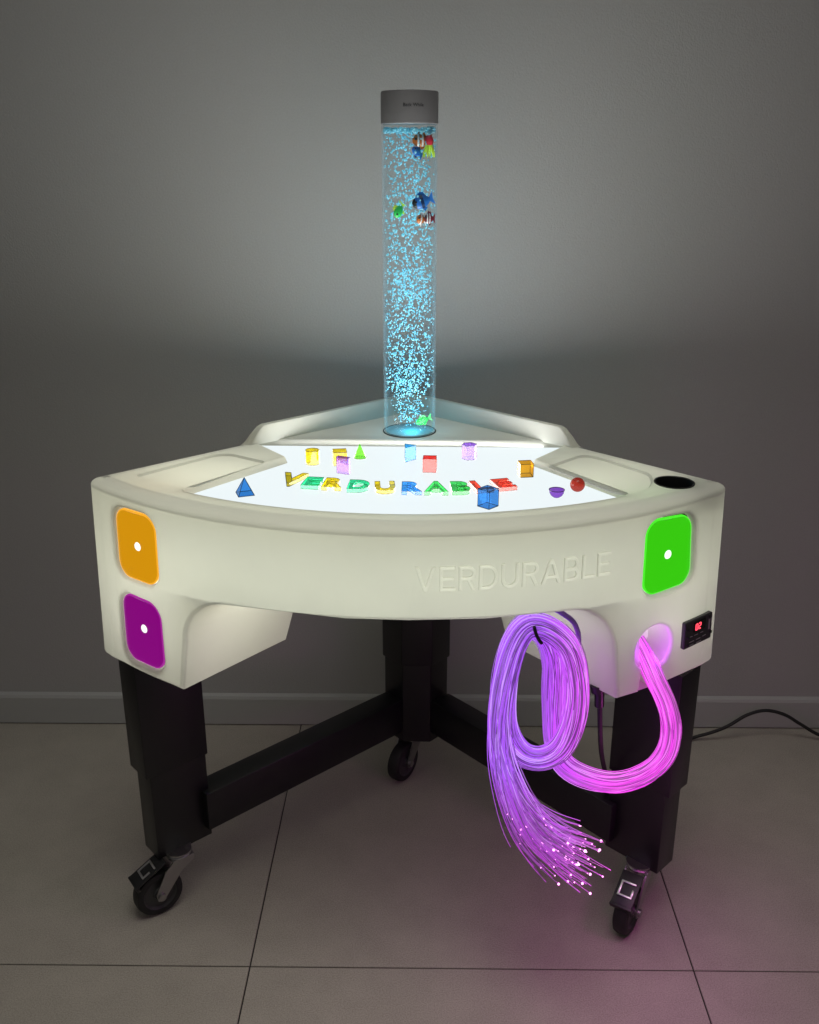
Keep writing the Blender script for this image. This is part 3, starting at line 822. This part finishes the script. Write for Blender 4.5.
# ------------------------------------------------------------------ toy fish in the tube
def fmat(name, col, rough=.4): return pbr('toy_' + name, col, rough)
F_OR = fmat('orange', (.50, .15, .03)); F_BK = fmat('black', (.01, .01, .012)); F_WH = fmat('white', (.75, .78, .78))
F_BL = fmat('blue', (.02, .16, .55)); F_DB = fmat('dark_blue', (.008, .03, .10)); F_GR = fmat('green', (.03, .55, .10)); F_LG = fmat('lime', (.55, .85, .08))
F_RD = fmat('red', (.55, .03, .06)); F_MR = fmat('maroon', (.16, .015, .03)); F_YE = fmat('yellow', (.75, .65, .05))
def fish(name, label, P, L, H, W, ang, main, fin, bands=(), facing=-1, tilt=0, eye=True):
    """Small plastic fish; long axis local x (head at -x)."""
    root = empty(name, P); tag(root, label, 'toy fish', 'toy fish floating in the bubble tube')
    Rm = Matrix.Rotation(rad(ang), 3, 'Z') @ Matrix.Rotation(rad(tilt), 3, 'Y')
    def prof(x):   # half-height along the body, x in -1..1
        t = (x + 1) / 2
        return max(.02, math.sin(pi * min(1, t * .93 + .03)) ** .6 * (1 - .25 * t))
    def hull(x0, x1, grow=0, n=10):
        V, Fc = [], []; m = 14
        for i in range(n + 1):
            x = x0 + (x1 - x0) * i / n; h = prof(x)
            for k in range(m):
                a = 2 * pi * k / m
                V.append(Rm @ Vector((x * L / 2, (h * W / 2 + grow) * cos(a), (h * H / 2 + grow) * sin(a))) + Vector(P))
        for i in range(n):
            for k in range(m): Fc.append([i * m + k, i * m + (k + 1) % m, (i + 1) * m + (k + 1) % m, (i + 1) * m + k])
        Fc.append(list(range(m))); Fc.append([n * m + k for k in range(m)][::-1])
        return V, Fc
    b_ = MB(); b_.add(*hull(-1, 1, 0, 18)); b_.build('fish_body', main, root, smooth=True)
    def flat(name, pts, th, mt):
        n = len(pts); V = [Rm @ Vector((x, y, z)) + Vector(P) for y in (-th, th) for x, z in pts]
        MB().add(V, [list(range(n)), [n + k for k in range(n)][::-1]] + [[k, (k + 1) % n, n + (k + 1) % n, n + k] for k in range(n)]).build(name, mt, root)
    flat('tail_fin', [(L * .42, 0), (L * .52, H * .2), (L * .72, H * .42), (L * .66, 0), (L * .72, -H * .42), (L * .52, -H * .2)], .0009, fin)
    flat('dorsal_fin', [(-L * .22, H * .38), (-L * .05, H * .66), (L * .22, H * .58), (L * .36, H * .22)], .0008, fin)
    flat('belly_fin', [(-L * .05, -H * .38), (L * .08, -H * .64), (L * .28, -H * .42)], .0008, fin)
    for x0, x1, mt in bands:
        q = MB(); q.add(*hull(x0, x1, .0004, 4)); q.build('stripe', mt, root, smooth=True)
    if eye:
        for s in (-1, 1):
            q = MB(); h = prof(-.62)
            c = Rm @ Vector((-.62 * L / 2, s * h * W * .46, H * .08)) + Vector(P)
            q.ball(c, H * .09, 2); q.build('eye', F_BK, root, smooth=True)
    return root
# y of the near side of the tube
fish('toy_fish', 'orange toy clownfish with black and white bands near the top of the tube', (-.003, 1.890, 1.402), .030, .026, .012, 12, F_OR, F_OR, [(-.42, -.2, F_WH), (.12, .34, F_WH), (-.2, -.14, F_BK), (.62, .76, F_BK)])
fish('toy_fish', 'blue toy fish hanging just below the banded clownfish', (-.010, 1.888, 1.383), .022, .018, .010, 40, F_BL, F_BL, [], tilt=30)
fish('toy_fish', 'large blue toy fish with dark face in the middle of the cluster', (-.001, 1.884, 1.296), .034, .028, .014, 10, F_BL, F_BL, [(-1, -.62, F_BK), (-.1, .25, F_DB)], tilt=-18)
fish('toy_fish', 'small green toy fish drifting alone by the left side of the tube', (-.043, 1.891, 1.279), .024, .022, .012, 35, F_GR, F_LG, [], tilt=-58)
fish('toy_fish', 'brown and white toy fish below the large blue fish', (-.002, 1.886, 1.265), .018, .020, .010, 35, F_OR, F_WH, [(-.25, .05, F_WH)], tilt=10)
fish('toy_fish', 'dark red and white striped toy fish by the right side of the tube', (.013, 1.892, 1.266), .017, .021, .009, 14, F_MR, F_MR, [(-.5, -.25, F_WH), (.05, .3, F_WH)], tilt=0)
fish('toy_fish', 'green toy fish lying at the bottom of the tube', (.003, 1.897, .877), .028, .018, .012, 20, F_GR, F_GR, [], tilt=-18)
sq = empty('toy_squid', (.013, 1.889, 1.400)); tag(sq, 'red topped toy squid with lime green arms near the tube top', 'toy squid')
q = MB(); q.lathe((.0125, 1.889, 1.400), [(.0001, .011), (.004, .0105), (.0075, .006), (.008, -.001), (.0065, -.006), (.0001, -.007)], 20); q.build('squid_head', F_RD, sq, smooth=True)
for k in range(6):
    a = 2 * pi * k / 6 + .3; c, s_ = cos(a), sin(a)
    MB().tube([(.0125 + .004 * c, 1.889 + .004 * s_, 1.395), (.0125 + .007 * c, 1.889 + .006 * s_, 1.387), (.0125 + .010 * c, 1.889 + .008 * s_, 1.379), (.0125 + .011 * c, 1.889 + .008 * s_, 1.373)], [.0024, .0023, .0018, .0007], 7).build('squid_arm', F_LG, sq, smooth=True)

# ------------------------------------------------------------------ coloured toys on the panel
T_YE = glassy('clear_yellow', (.92, .80, .06)); T_GR = glassy('clear_green', (.24, .85, .36)); T_TE = glassy('clear_teal', (.16, .84, .55)); T_BL = glassy('clear_blue', (.20, .54, .95))
T_RD = glassy('clear_red', (.90, .13, .10)); T_PU = glassy('clear_purple', (.55, .28, .85)); T_OR = glassy('clear_amber', (.95, .62, .05)); T_LI = glassy('clear_lime', (.42, .90, .20)); T_LB = glassy('clear_light_blue', (.16, .58, .95))
T_LP = glassy('clear_lilac', (.55, .34, .88)); T_DR = glassy('deep_red', (.95, .20, .14), .08, .4); T_SR = glassy('clear_salmon', (.93, .24, .16))
ZL = ZP + .0012
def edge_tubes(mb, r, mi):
    """Refraction shade painted as a fine dark bar along every sharp edge of a solid."""
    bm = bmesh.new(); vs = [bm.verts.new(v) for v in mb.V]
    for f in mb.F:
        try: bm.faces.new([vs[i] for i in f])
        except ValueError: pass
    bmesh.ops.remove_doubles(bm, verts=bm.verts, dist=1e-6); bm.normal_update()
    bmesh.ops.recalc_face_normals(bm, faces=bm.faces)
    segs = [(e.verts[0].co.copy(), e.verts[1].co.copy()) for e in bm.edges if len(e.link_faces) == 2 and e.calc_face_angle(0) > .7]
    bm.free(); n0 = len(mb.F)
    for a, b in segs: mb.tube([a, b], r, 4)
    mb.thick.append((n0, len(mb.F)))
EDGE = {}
def edge_mat(mt, k=.26):  # darker copy of a toy plastic, paints the refraction shade on its edges
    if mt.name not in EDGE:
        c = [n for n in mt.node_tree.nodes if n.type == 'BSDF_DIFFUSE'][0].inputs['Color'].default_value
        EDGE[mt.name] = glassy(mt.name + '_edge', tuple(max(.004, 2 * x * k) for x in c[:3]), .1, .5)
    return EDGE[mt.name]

def letter(ch, word, c, w, h, ang, mt, label, shear=0):
    V, F = text_mesh(ch, .06, .0032, 0, .0022, 4)
    xs = [v.x for v in V]; ys = [v.y for v in V]; mx_, my_ = (min(xs) + max(xs)) / 2, (min(ys) + max(ys)) / 2
    sx, sy = w / (max(xs) - min(xs)), h / (max(ys) - min(ys))
    a = rad(ang); W = []
    for v in V:
        x, y = (v.x - mx_) * sx, (v.y - my_) * sy
        x += shear * y
        W.append(Vector((c[0] + x * cos(a) - y * sin(a), c[1] + x * sin(a) + y * cos(a), ZL + .0035 + v.z)))
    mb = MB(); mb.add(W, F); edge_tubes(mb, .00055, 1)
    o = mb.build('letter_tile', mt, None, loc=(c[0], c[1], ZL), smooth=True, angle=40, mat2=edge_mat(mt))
    tag(o, label, 'letter', 'coloured letters lying on the light panel')
letter('V', '', (-.225, 1.623), .043, .058, -9, T_YE, 'yellow see-through letter V lying at the left end of the word')
letter('E', '', (-.187, 1.604), .031, .048, -8, T_TE, 'green see-through letter E right beside the yellow V')
letter('R', '', (-.150, 1.598), .034, .050, -6, T_YE, 'yellow see-through letter R lying between two green letters')
letter('D', '', (-.106, 1.588), .036, .050, -3, T_TE, 'green see-through letter D between the yellow R and U')
letter('U', '', (-.061, 1.581), .034, .050, 4, T_YE, 'yellow see-through letter U in the middle of the word')
letter('R', '', (-.015, 1.578), .034, .052, 0, T_BL, 'blue see-through letter R just right of the yellow U')
letter('A', '', (.0265, 1.579), .040, .056, 0, T_GR, 'green see-through letter A beside the blue R')
letter('B', '', (.068, 1.580), .032, .054, 3, T_GR, 'green see-through letter B between the A and the red letters')
letter('L', '', (.104, 1.588), .030, .050, 14, T_SR, 'red see-through letter L partly behind the blue cube')
letter('E', '', (.143, 1.599), .032, .048, 16, T_SR, 'red see-through letter E at the right end of the word')

def toy(name, mb, mt, label, cat, c):
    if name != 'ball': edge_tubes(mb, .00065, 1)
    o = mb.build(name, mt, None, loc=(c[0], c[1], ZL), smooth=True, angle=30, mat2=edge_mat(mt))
    tag(o, label, cat, 'see-through coloured solids on the light panel'); return o
def ngon(c, r, n, a0=0): return [(c[0] + r * cos(rad(a0) + 2 * pi * k / n), c[1] + r * sin(rad(a0) + 2 * pi * k / n)) for k in range(n)]
def sqr(c, s, a): return ngon(c, s / math.sqrt(2), 4, a + 45)
# pyramid
B4 = sqr((-.297, 1.556), .027, 20)
toy('toy_pyramid', MB().add([(*p, ZL) for p in B4] + [(-.297, 1.556, ZL + .029)], [[3, 2, 1, 0], [0, 1, 4], [1, 2, 4], [2, 3, 4], [3, 0, 4]]), T_BL, 'blue see-through pyramid at the left tip of the panel', 'pyramid', (-.297, 1.556))
toy('toy_cylinder', MB().lathe((-.2005, 1.729, ZL), [(.0001, 0), (.0125, 0), (.0125, .026), (.0001, .026)], 40), T_YE, 'yellow see-through cylinder standing behind the letters', 'cylinder', (-.2005, 1.729))
toy('toy_cube', MB().prism(sqr((-.150, 1.728), .025, 8), ZL, ZL + .025), T_YE, 'yellow see-through cube half hidden by the purple block', 'cube', (-.150, 1.728))
toy('flat_block', MB().prism([(-.151, 1.672), (-.129, 1.662), (-.1265, 1.670), (-.1485, 1.680)], ZL, ZL + .030), T_PU, 'thin purple see-through block leaning by the yellow cube', 'block', (-.14, 1.668))
toy('toy_cone', MB().lathe((-.115, 1.768, ZL), [(.0001, 0), (.0117, 0), (.0004, .0265)], 36), T_LI, 'light green see-through cone behind the purple block', 'cone', (-.115, 1.768))
toy('triangular_prism', MB().prism([(-.029, 1.738), (-.009, 1.757), (-.030, 1.764)], ZL, ZL + .028), T_LB, 'light blue see-through triangular prism in front of the tube', 'prism', (-.02, 1.752))
toy('toy_cube', MB().prism(sqr((.0165, 1.689), .024, -3), ZL, ZL + .0245), T_RD, 'red see-through cube behind the green letters', 'cube', (.0165, 1.689))
toy('hexagonal_prism', MB().prism(ngon((.0915, 1.766), .0142, 6, 10), ZL, ZL + .027), T_LP, 'lilac see-through hexagonal prism near the deck edge', 'prism', (.0915, 1.766))
toy('toy_cube', MB().prism(sqr((.187, 1.663), .0235, 8), ZL, ZL + .024), T_OR, 'amber see-through cube by the right notch of the panel', 'cube', (.187, 1.663))
toy('toy_cube', MB().prism(sqr((.110, 1.500), .024, 47), ZL, ZL + .030), T_BL, 'blue see-through cube in front of the red L', 'cube', (.110, 1.500))
bowl = MB(); bowl.lathe((.227, 1.541, ZL + .0002), [(.0001, 0), (.005, .0012), (.0095, .0045), (.012, .009), (.0128, .0145), (.0001, .0145)], 36)
toy('half_ball', bowl, T_PU, 'purple see-through half ball with its flat side up', 'half ball', (.227, 1.541))
toy('ball', MB().ball((.2665, 1.574, ZL + .0125), .0125, 4), T_DR, 'deep red see-through ball at the right edge of the panel', 'ball', (.2665, 1.574))

# ------------------------------------------------------------------ fibre-optic bundle
def fibre_mat(name, k, pale):
    m, nt, out = mat(name)
    tc = nt.nodes.new('ShaderNodeNewGeometry'); sx = nt.nodes.new('ShaderNodeSeparateXYZ'); nt.links.new(tc.outputs['Position'], sx.inputs[0])
    mr = nt.nodes.new('ShaderNodeMapRange'); mr.inputs['From Min'].default_value = .19; mr.inputs['From Max'].default_value = .31
    nt.links.new(sx.outputs['X'], mr.inputs[0])
    mz = nt.nodes.new('ShaderNodeMapRange'); mz.inputs['From Min'].default_value = .46; mz.inputs['From Max'].default_value = .30
    nt.links.new(sx.outputs['Z'], mz.inputs[0])
    mixp = lambda c: (*[x + (y - x) * pale for x, y in zip(c, (.75, .55, 1))], 1)
    c1 = nt.nodes.new('ShaderNodeMix'); c1.data_type = 'RGBA'; c1.inputs[6].default_value = mixp((.36, .07, .84)); c1.inputs[7].default_value = (.86 - .05 * pale, .04 + .3 * pale, .78 + .1 * pale, 1)
    mxm = nt.nodes.new('ShaderNodeMath'); mxm.operation = 'MAXIMUM'
    m6 = nt.nodes.new('ShaderNodeMath'); m6.operation = 'MULTIPLY'; m6.inputs[1].default_value = .6; nt.links.new(mz.outputs[0], m6.inputs[0])
    nt.links.new(mr.outputs[0], mxm.inputs[0]); nt.links.new(m6.outputs[0], mxm.inputs[1])
    nt.links.new(mxm.outputs[0], c1.inputs[0])
    p = nt.nodes.new('ShaderNodeBsdfPrincipled'); p.inputs['Base Color'].default_value = (.35, .3, .42, 1); p.inputs['Roughness'].default_value = .2
    nt.links.new(c1.outputs[2], p.inputs['Emission Color'])
    ms = nt.nodes.new('ShaderNodeMapRange'); ms.inputs['From Min'].default_value = .46; ms.inputs['From Max'].default_value = .36; ms.inputs['To Min'].default_value = k; ms.inputs['To Max'].default_value = k * .55
    mv = nt.nodes.new('ShaderNodeMapRange'); mv.inputs['From Min'].default_value = .19; mv.inputs['From Max'].default_value = .24; mv.inputs['To Max'].default_value = k * .45
    nt.links.new(sx.outputs['Z'], ms.inputs[0]); nt.links.new(sx.outputs['X'], mv.inputs[0])
    sa = nt.nodes.new('ShaderNodeMath'); sa.operation = 'ADD'; sa.use_clamp = False; mz2 = nt.nodes.new('ShaderNodeMapRange'); mz2.inputs['From Min'].default_value = .33; mz2.inputs['From Max'].default_value = .38
    nt.links.new(sx.outputs['Z'], mz2.inputs[0]); mm2 = nt.nodes.new('ShaderNodeMath'); mm2.operation = 'MULTIPLY'; nt.links.new(mv.outputs[0], mm2.inputs[0]); nt.links.new(mz2.outputs[0], mm2.inputs[1])
    nt.links.new(ms.outputs[0], sa.inputs[0]); nt.links.new(mm2.outputs[0], sa.inputs[1])
    mn = nt.nodes.new('ShaderNodeMath'); mn.operation = 'MINIMUM'; mn.inputs[1].default_value = k; nt.links.new(sa.outputs[0], mn.inputs[0])
    nt.links.new(mn.outputs[0], p.inputs['Emission Strength'])
    nt.links.new(p.outputs[0], out.inputs[0]); return m
M_FIB = [fibre_mat('fibre_bright', .95, 0), fibre_mat('fibre_lilac', 1.0, .45), fibre_mat('fibre_mid', .55, .1), fibre_mat('fibre_dim', .16, 0)]
M_TIP = glow('fibre_tip', (1, .30, .82), 3.6)
ctr = catmull([(.379, 1.556, .572), (.388, 1.512, .562), (.399, 1.464, .541), (.415, 1.432, .508), (.423, 1.42, .466), (.415, 1.415, .422), (.384, 1.41, .389), (.334, 1.405, .373), (.284, 1.415, .376), (.249, 1.44, .388), (.238, 1.465, .420), (.232, 1.475, .491), (.227, 1.475, .570), (.210, 1.465, .622), (.178, 1.45, .650), (.156, 1.44, .622), (.143, 1.43, .566), (.141, 1.43, .499), (.152, 1.43, .446), (.176, 1.425, .416), (.210, 1.42, .411), (.241, 1.418, .434), (.258, 1.416, .486), (.260, 1.418, .55), (.245, 1.425, .615), (.214, 1.43, .648), (.178, 1.428, .658), (.154, 1.418, .631), (.139, 1.408, .568), (.132, 1.398, .498), (.136, 1.392, .433), (.152, 1.383, .371), (.176, 1.374, .318), (.210, 1.365, .282), (.250, 1.357, .258)], 5)
n = len(ctr)
Tn = [(ctr[min(i + 1, n - 1)] - ctr[max(i - 1, 0)]).normalized() for i in range(n)]
Nn = [Tn[0].orthogonal().normalized()]
for i in range(1, n): Nn.append((Nn[-1] - Tn[i] * Nn[-1].dot(Tn[i])).normalized())
Ln = [0]
for i in range(1, n): Ln.append(Ln[-1] + (ctr[i] - ctr[i - 1]).length)
fb = empty('fibre_bundle', (.39, 1.50, .55))
tag(fb, 'looped bundle of glowing purple and pink fibre-optic strands hanging from the table', 'fibre optics')
rest = [MB(), MB(), MB(), MB()]; rest_tip = MB()
NS = 300
for si in range(NS):
    rg = random.Random(100 + si)
    rho = math.sqrt(rg.random()); phi = rg.uniform(0, 2 * pi)
    tw_ = rg.uniform(1.0, 3.2) * rg.choice((-1, 1, 1)); wa = rg.uniform(.1, .3); wf = rg.uniform(5, 14); wp = rg.uniform(0, 6.28)
    endx = rg.uniform(0, 1)
    cut = Ln[-1] - (.0 if rg.random() < .55 else rg.uniform(.0, .10)) + 0
    fdx, fdy, fdz = rg.gauss(0, .026), rg.gauss(0, .018), rg.gauss(0, .024)
    P = []
    for i in range(n):
        L = Ln[i]
        if L > cut: break
        u = L / Ln[-1]
        tail = max(0, (u - .82) / .18)
        base = .0155 if L < .30 else .0150 + min(1, (L - .30) / .25) * .0030
        if L < .06: base = .0145
        a = phi + tw_ * L
        q = rho * base * (1 + wa * sin(wf * L + wp)) + .0012 * sin(3.1 * wf * L + 2 * wp)
        B = Tn[i].cross(Nn[i])
        p = ctr[i] + (Nn[i] * cos(a) + B * sin(a)) * q
        k = tail ** 1.7
        p += Vector((fdx + .012, fdy, fdz)) * k
        P.append(p)
    rr_ = .0009 if rg.random() < .5 else .00065
    kind = rg.choices((0, 1, 2, 3), (.40, .14, .26, .20))[0]
    if si < 100:
        o = MB().tube(P, rr_, 5).build('strand', M_FIB[kind], fb, smooth=True, angle=180)
        if si % 2 == 0: MB().ball(P[-1], rg.choice((.0012, .0017, .0022, .0027)), 2).build('glowing_tip', M_TIP, o, smooth=True)
    else:
        rest[kind].tube(P, rr_, 5)
        if si % 8 == 0: rest_tip.ball(P[-1], rg.choice((.0012, .0016)), 1)
for k in range(4):
    o = rest[k].build('strand_mass', M_FIB[k], fb, smooth=True, angle=180); o['kind'] = 'stuff'
o = rest_tip.build('tip_mass', M_TIP, fb, smooth=True); o['kind'] = 'stuff'
# clip and cable tie that hold the coil under the table edge
M_TIE = pbr('violet_tie', (.34, .18, .66), .3)
MB().tube(catmull([(.183, 1.408, .668), (.186, 1.402, .657), (.191, 1.400, .647), (.197, 1.402, .639)], 4), [.0016, .003, .003, .003, .003, .003, .003, .003, .003, .003, .003, .003, .0012][:13], 8).build('coil_clip', M_BLACK, fb, smooth=True)
MB().tube(catmull([(.205, 1.47, .690), (.214, 1.452, .682), (.232, 1.438, .676), (.250, 1.436, .662), (.260, 1.440, .640), (.264, 1.450, .615)], 5), .0045, 8).build('coil_tie', M_TIE, fb, smooth=True)

# ------------------------------------------------------------------ power cord
CAM_SCALE = False
pc = empty('power_cord', (.302, 1.428, .50)); tag(pc, 'black power cord hanging under the right arm and trailing along the wall', 'power cord')
MB().tube([(.296, 1.428, .551), (.298, 1.428, .538), (.300, 1.428, .536), (.3015, 1.428, .509), (.302, 1.428, .507)], [.013, .012, .0085, .008, .005], 14).build('cord_plug', M_PLASTIC, pc, smooth=True, angle=40)
cord = catmull([(.302, 1.428, .515), (.306, 1.432, .47), (.317, 1.455, .40), (.345, 1.535, .30), (.372, 1.60, .20), (.43, 1.70, .08), (.51, 1.82, .012), (.60, 2.00, .0055), (.645, 2.075, .006), (.685, 2.100, .010), (.725, 2.100, .024), (.765, 2.10, .043), (.812, 2.105, .073), (.858, 2.11, .083), (.905, 2.11, .072), (.948, 2.108, .046), (1.0, 2.105, .016), (1.06, 2.10, .005), (1.2, 2.06, .0045)], 6)
MB().tube(cord, .0042, 8).build('cord_cable', M_RUBBER, pc, smooth=True, angle=180)

# ------------------------------------------------------------------ lamps
def lamp(name, kind, loc, energy, col, size=.03, rot=None, sy=None):
    L = bpy.data.lights.new(name, kind); L.energy = energy; L.color = col
    if kind == 'AREA':
        L.size = size
        if sy: L.shape = 'RECTANGLE'; L.size_y = sy
    else: L.shadow_soft_size = size
    o = bpy.data.objects.new(name, L); o.location = cam_scaled(loc)
    if rot: o.rotation_euler = rot
    link(o); return o
CAM_SCALE = True
WARM = (.98, 1, .83)
LAMP_MAIN = .36
for k in range(9):
    th = -40 + 10 * k
    x, y = pol(.635, th)
    lamp('inner_lamp', 'POINT', (x, y, .715), LAMP_MAIN * (1 if th < 5 else 1 - .011 * (th - 5)), WARM, .045)
for (x, y, z, e) in ((-.44, 1.60, .61, .30), (.40, 1.585, .62, .15)):
    lamp('inner_lamp', 'POINT', (x, y, z), e, (1, .98, .9), .05)
lamp('inner_lamp', 'POINT', (-.02, 1.93, .74), .09, (.85, .97, 1), .05)
# added unseen lamps that boost the panel's light on wall and back lip
lamp('panel_lamp', 'AREA', (-.02, 1.826, ZP + .0006), .42, (.97, 1, .97), .50, (pi, 0, rad(.8)), .03)
lamp('panel_lamp', 'AREA', (-.02, 1.665, ZP + .0006), 5.6, (1, .985, .95), .38, (pi, 0, 0), .30)
# base light, plus added lamps up the tube for light guided by the water
for k in range(10):
    z = .895 + .054 * k
    lamp('tube_glow', 'POINT', (TC.x + .012 * (-1) ** k, TC.y, z), .058, (.05, .60, .95) if k < 5 else (.42, .82, 1), .03)
lamp('tube_glow', 'POINT', (TC.x + .005, TC.y - .012, .872), .10, (.04, .68, .95), .02)
# light inside the fibre socket
xk, yk = pol(R - .02, 33)
lamp('fibre_glow', 'POINT', (.404, 1.485, .578), .12, (.62, .05, 1), .012)
lamp('fibre_glow', 'POINT', (.36, 1.31, .26), .36, (1, .10, .75), .02)  # added lamp off the strand tips for their magenta spill on the floor

CAM_SCALE = False
rl = lamp('floor_fill', 'AREA', (.05, .75, 3.0), 4.8, (1, .97, .90), 1.2, (rad(4), 0, 0), 1.2)  # added overhead fill for room ambient, beam narrowed to favour the floor
rl.data.spread = rad(82)
lamp('fibre_glow', 'POINT', (.48, 1.34, .36), .62, (1, .10, .8), .03)  # added lamp beside the bundle, tints the floor magenta
w = bpy.data.worlds.new('World'); sc.world = w; w.use_nodes = True
bg = w.node_tree.nodes['Background']; bg.inputs[0].default_value = (1.0, .95, .92, 1); bg.inputs[1].default_value = .10

# ------------------------------------------------------------------ camera
cam = bpy.data.cameras.new('camera'); co = bpy.data.objects.new('camera', cam); link(co)
co.location = (0, 0, 1.38); co.rotation_euler = (rad(90 - 20.2), 0, rad(.69))
cam.sensor_fit = 'HORIZONTAL'; cam.sensor_width = 36; cam.lens = 36 * 975 / 819; cam.clip_end = 100; cam.clip_start = .05
sc.camera = co
sc.view_settings.view_transform = 'Standard'; sc.view_settings.look = 'None'; sc.view_settings.exposure = 0; sc.view_settings.gamma = 1
sc.render.engine = 'CYCLES'
sc.cycles.use_denoising = True; sc.cycles.max_bounces = 10; sc.cycles.transparent_max_bounces = 24; sc.cycles.transmission_bounces = 10
sc.cycles.sample_clamp_indirect = 4; sc.cycles.caustics_reflective = False; sc.cycles.caustics_refractive = True
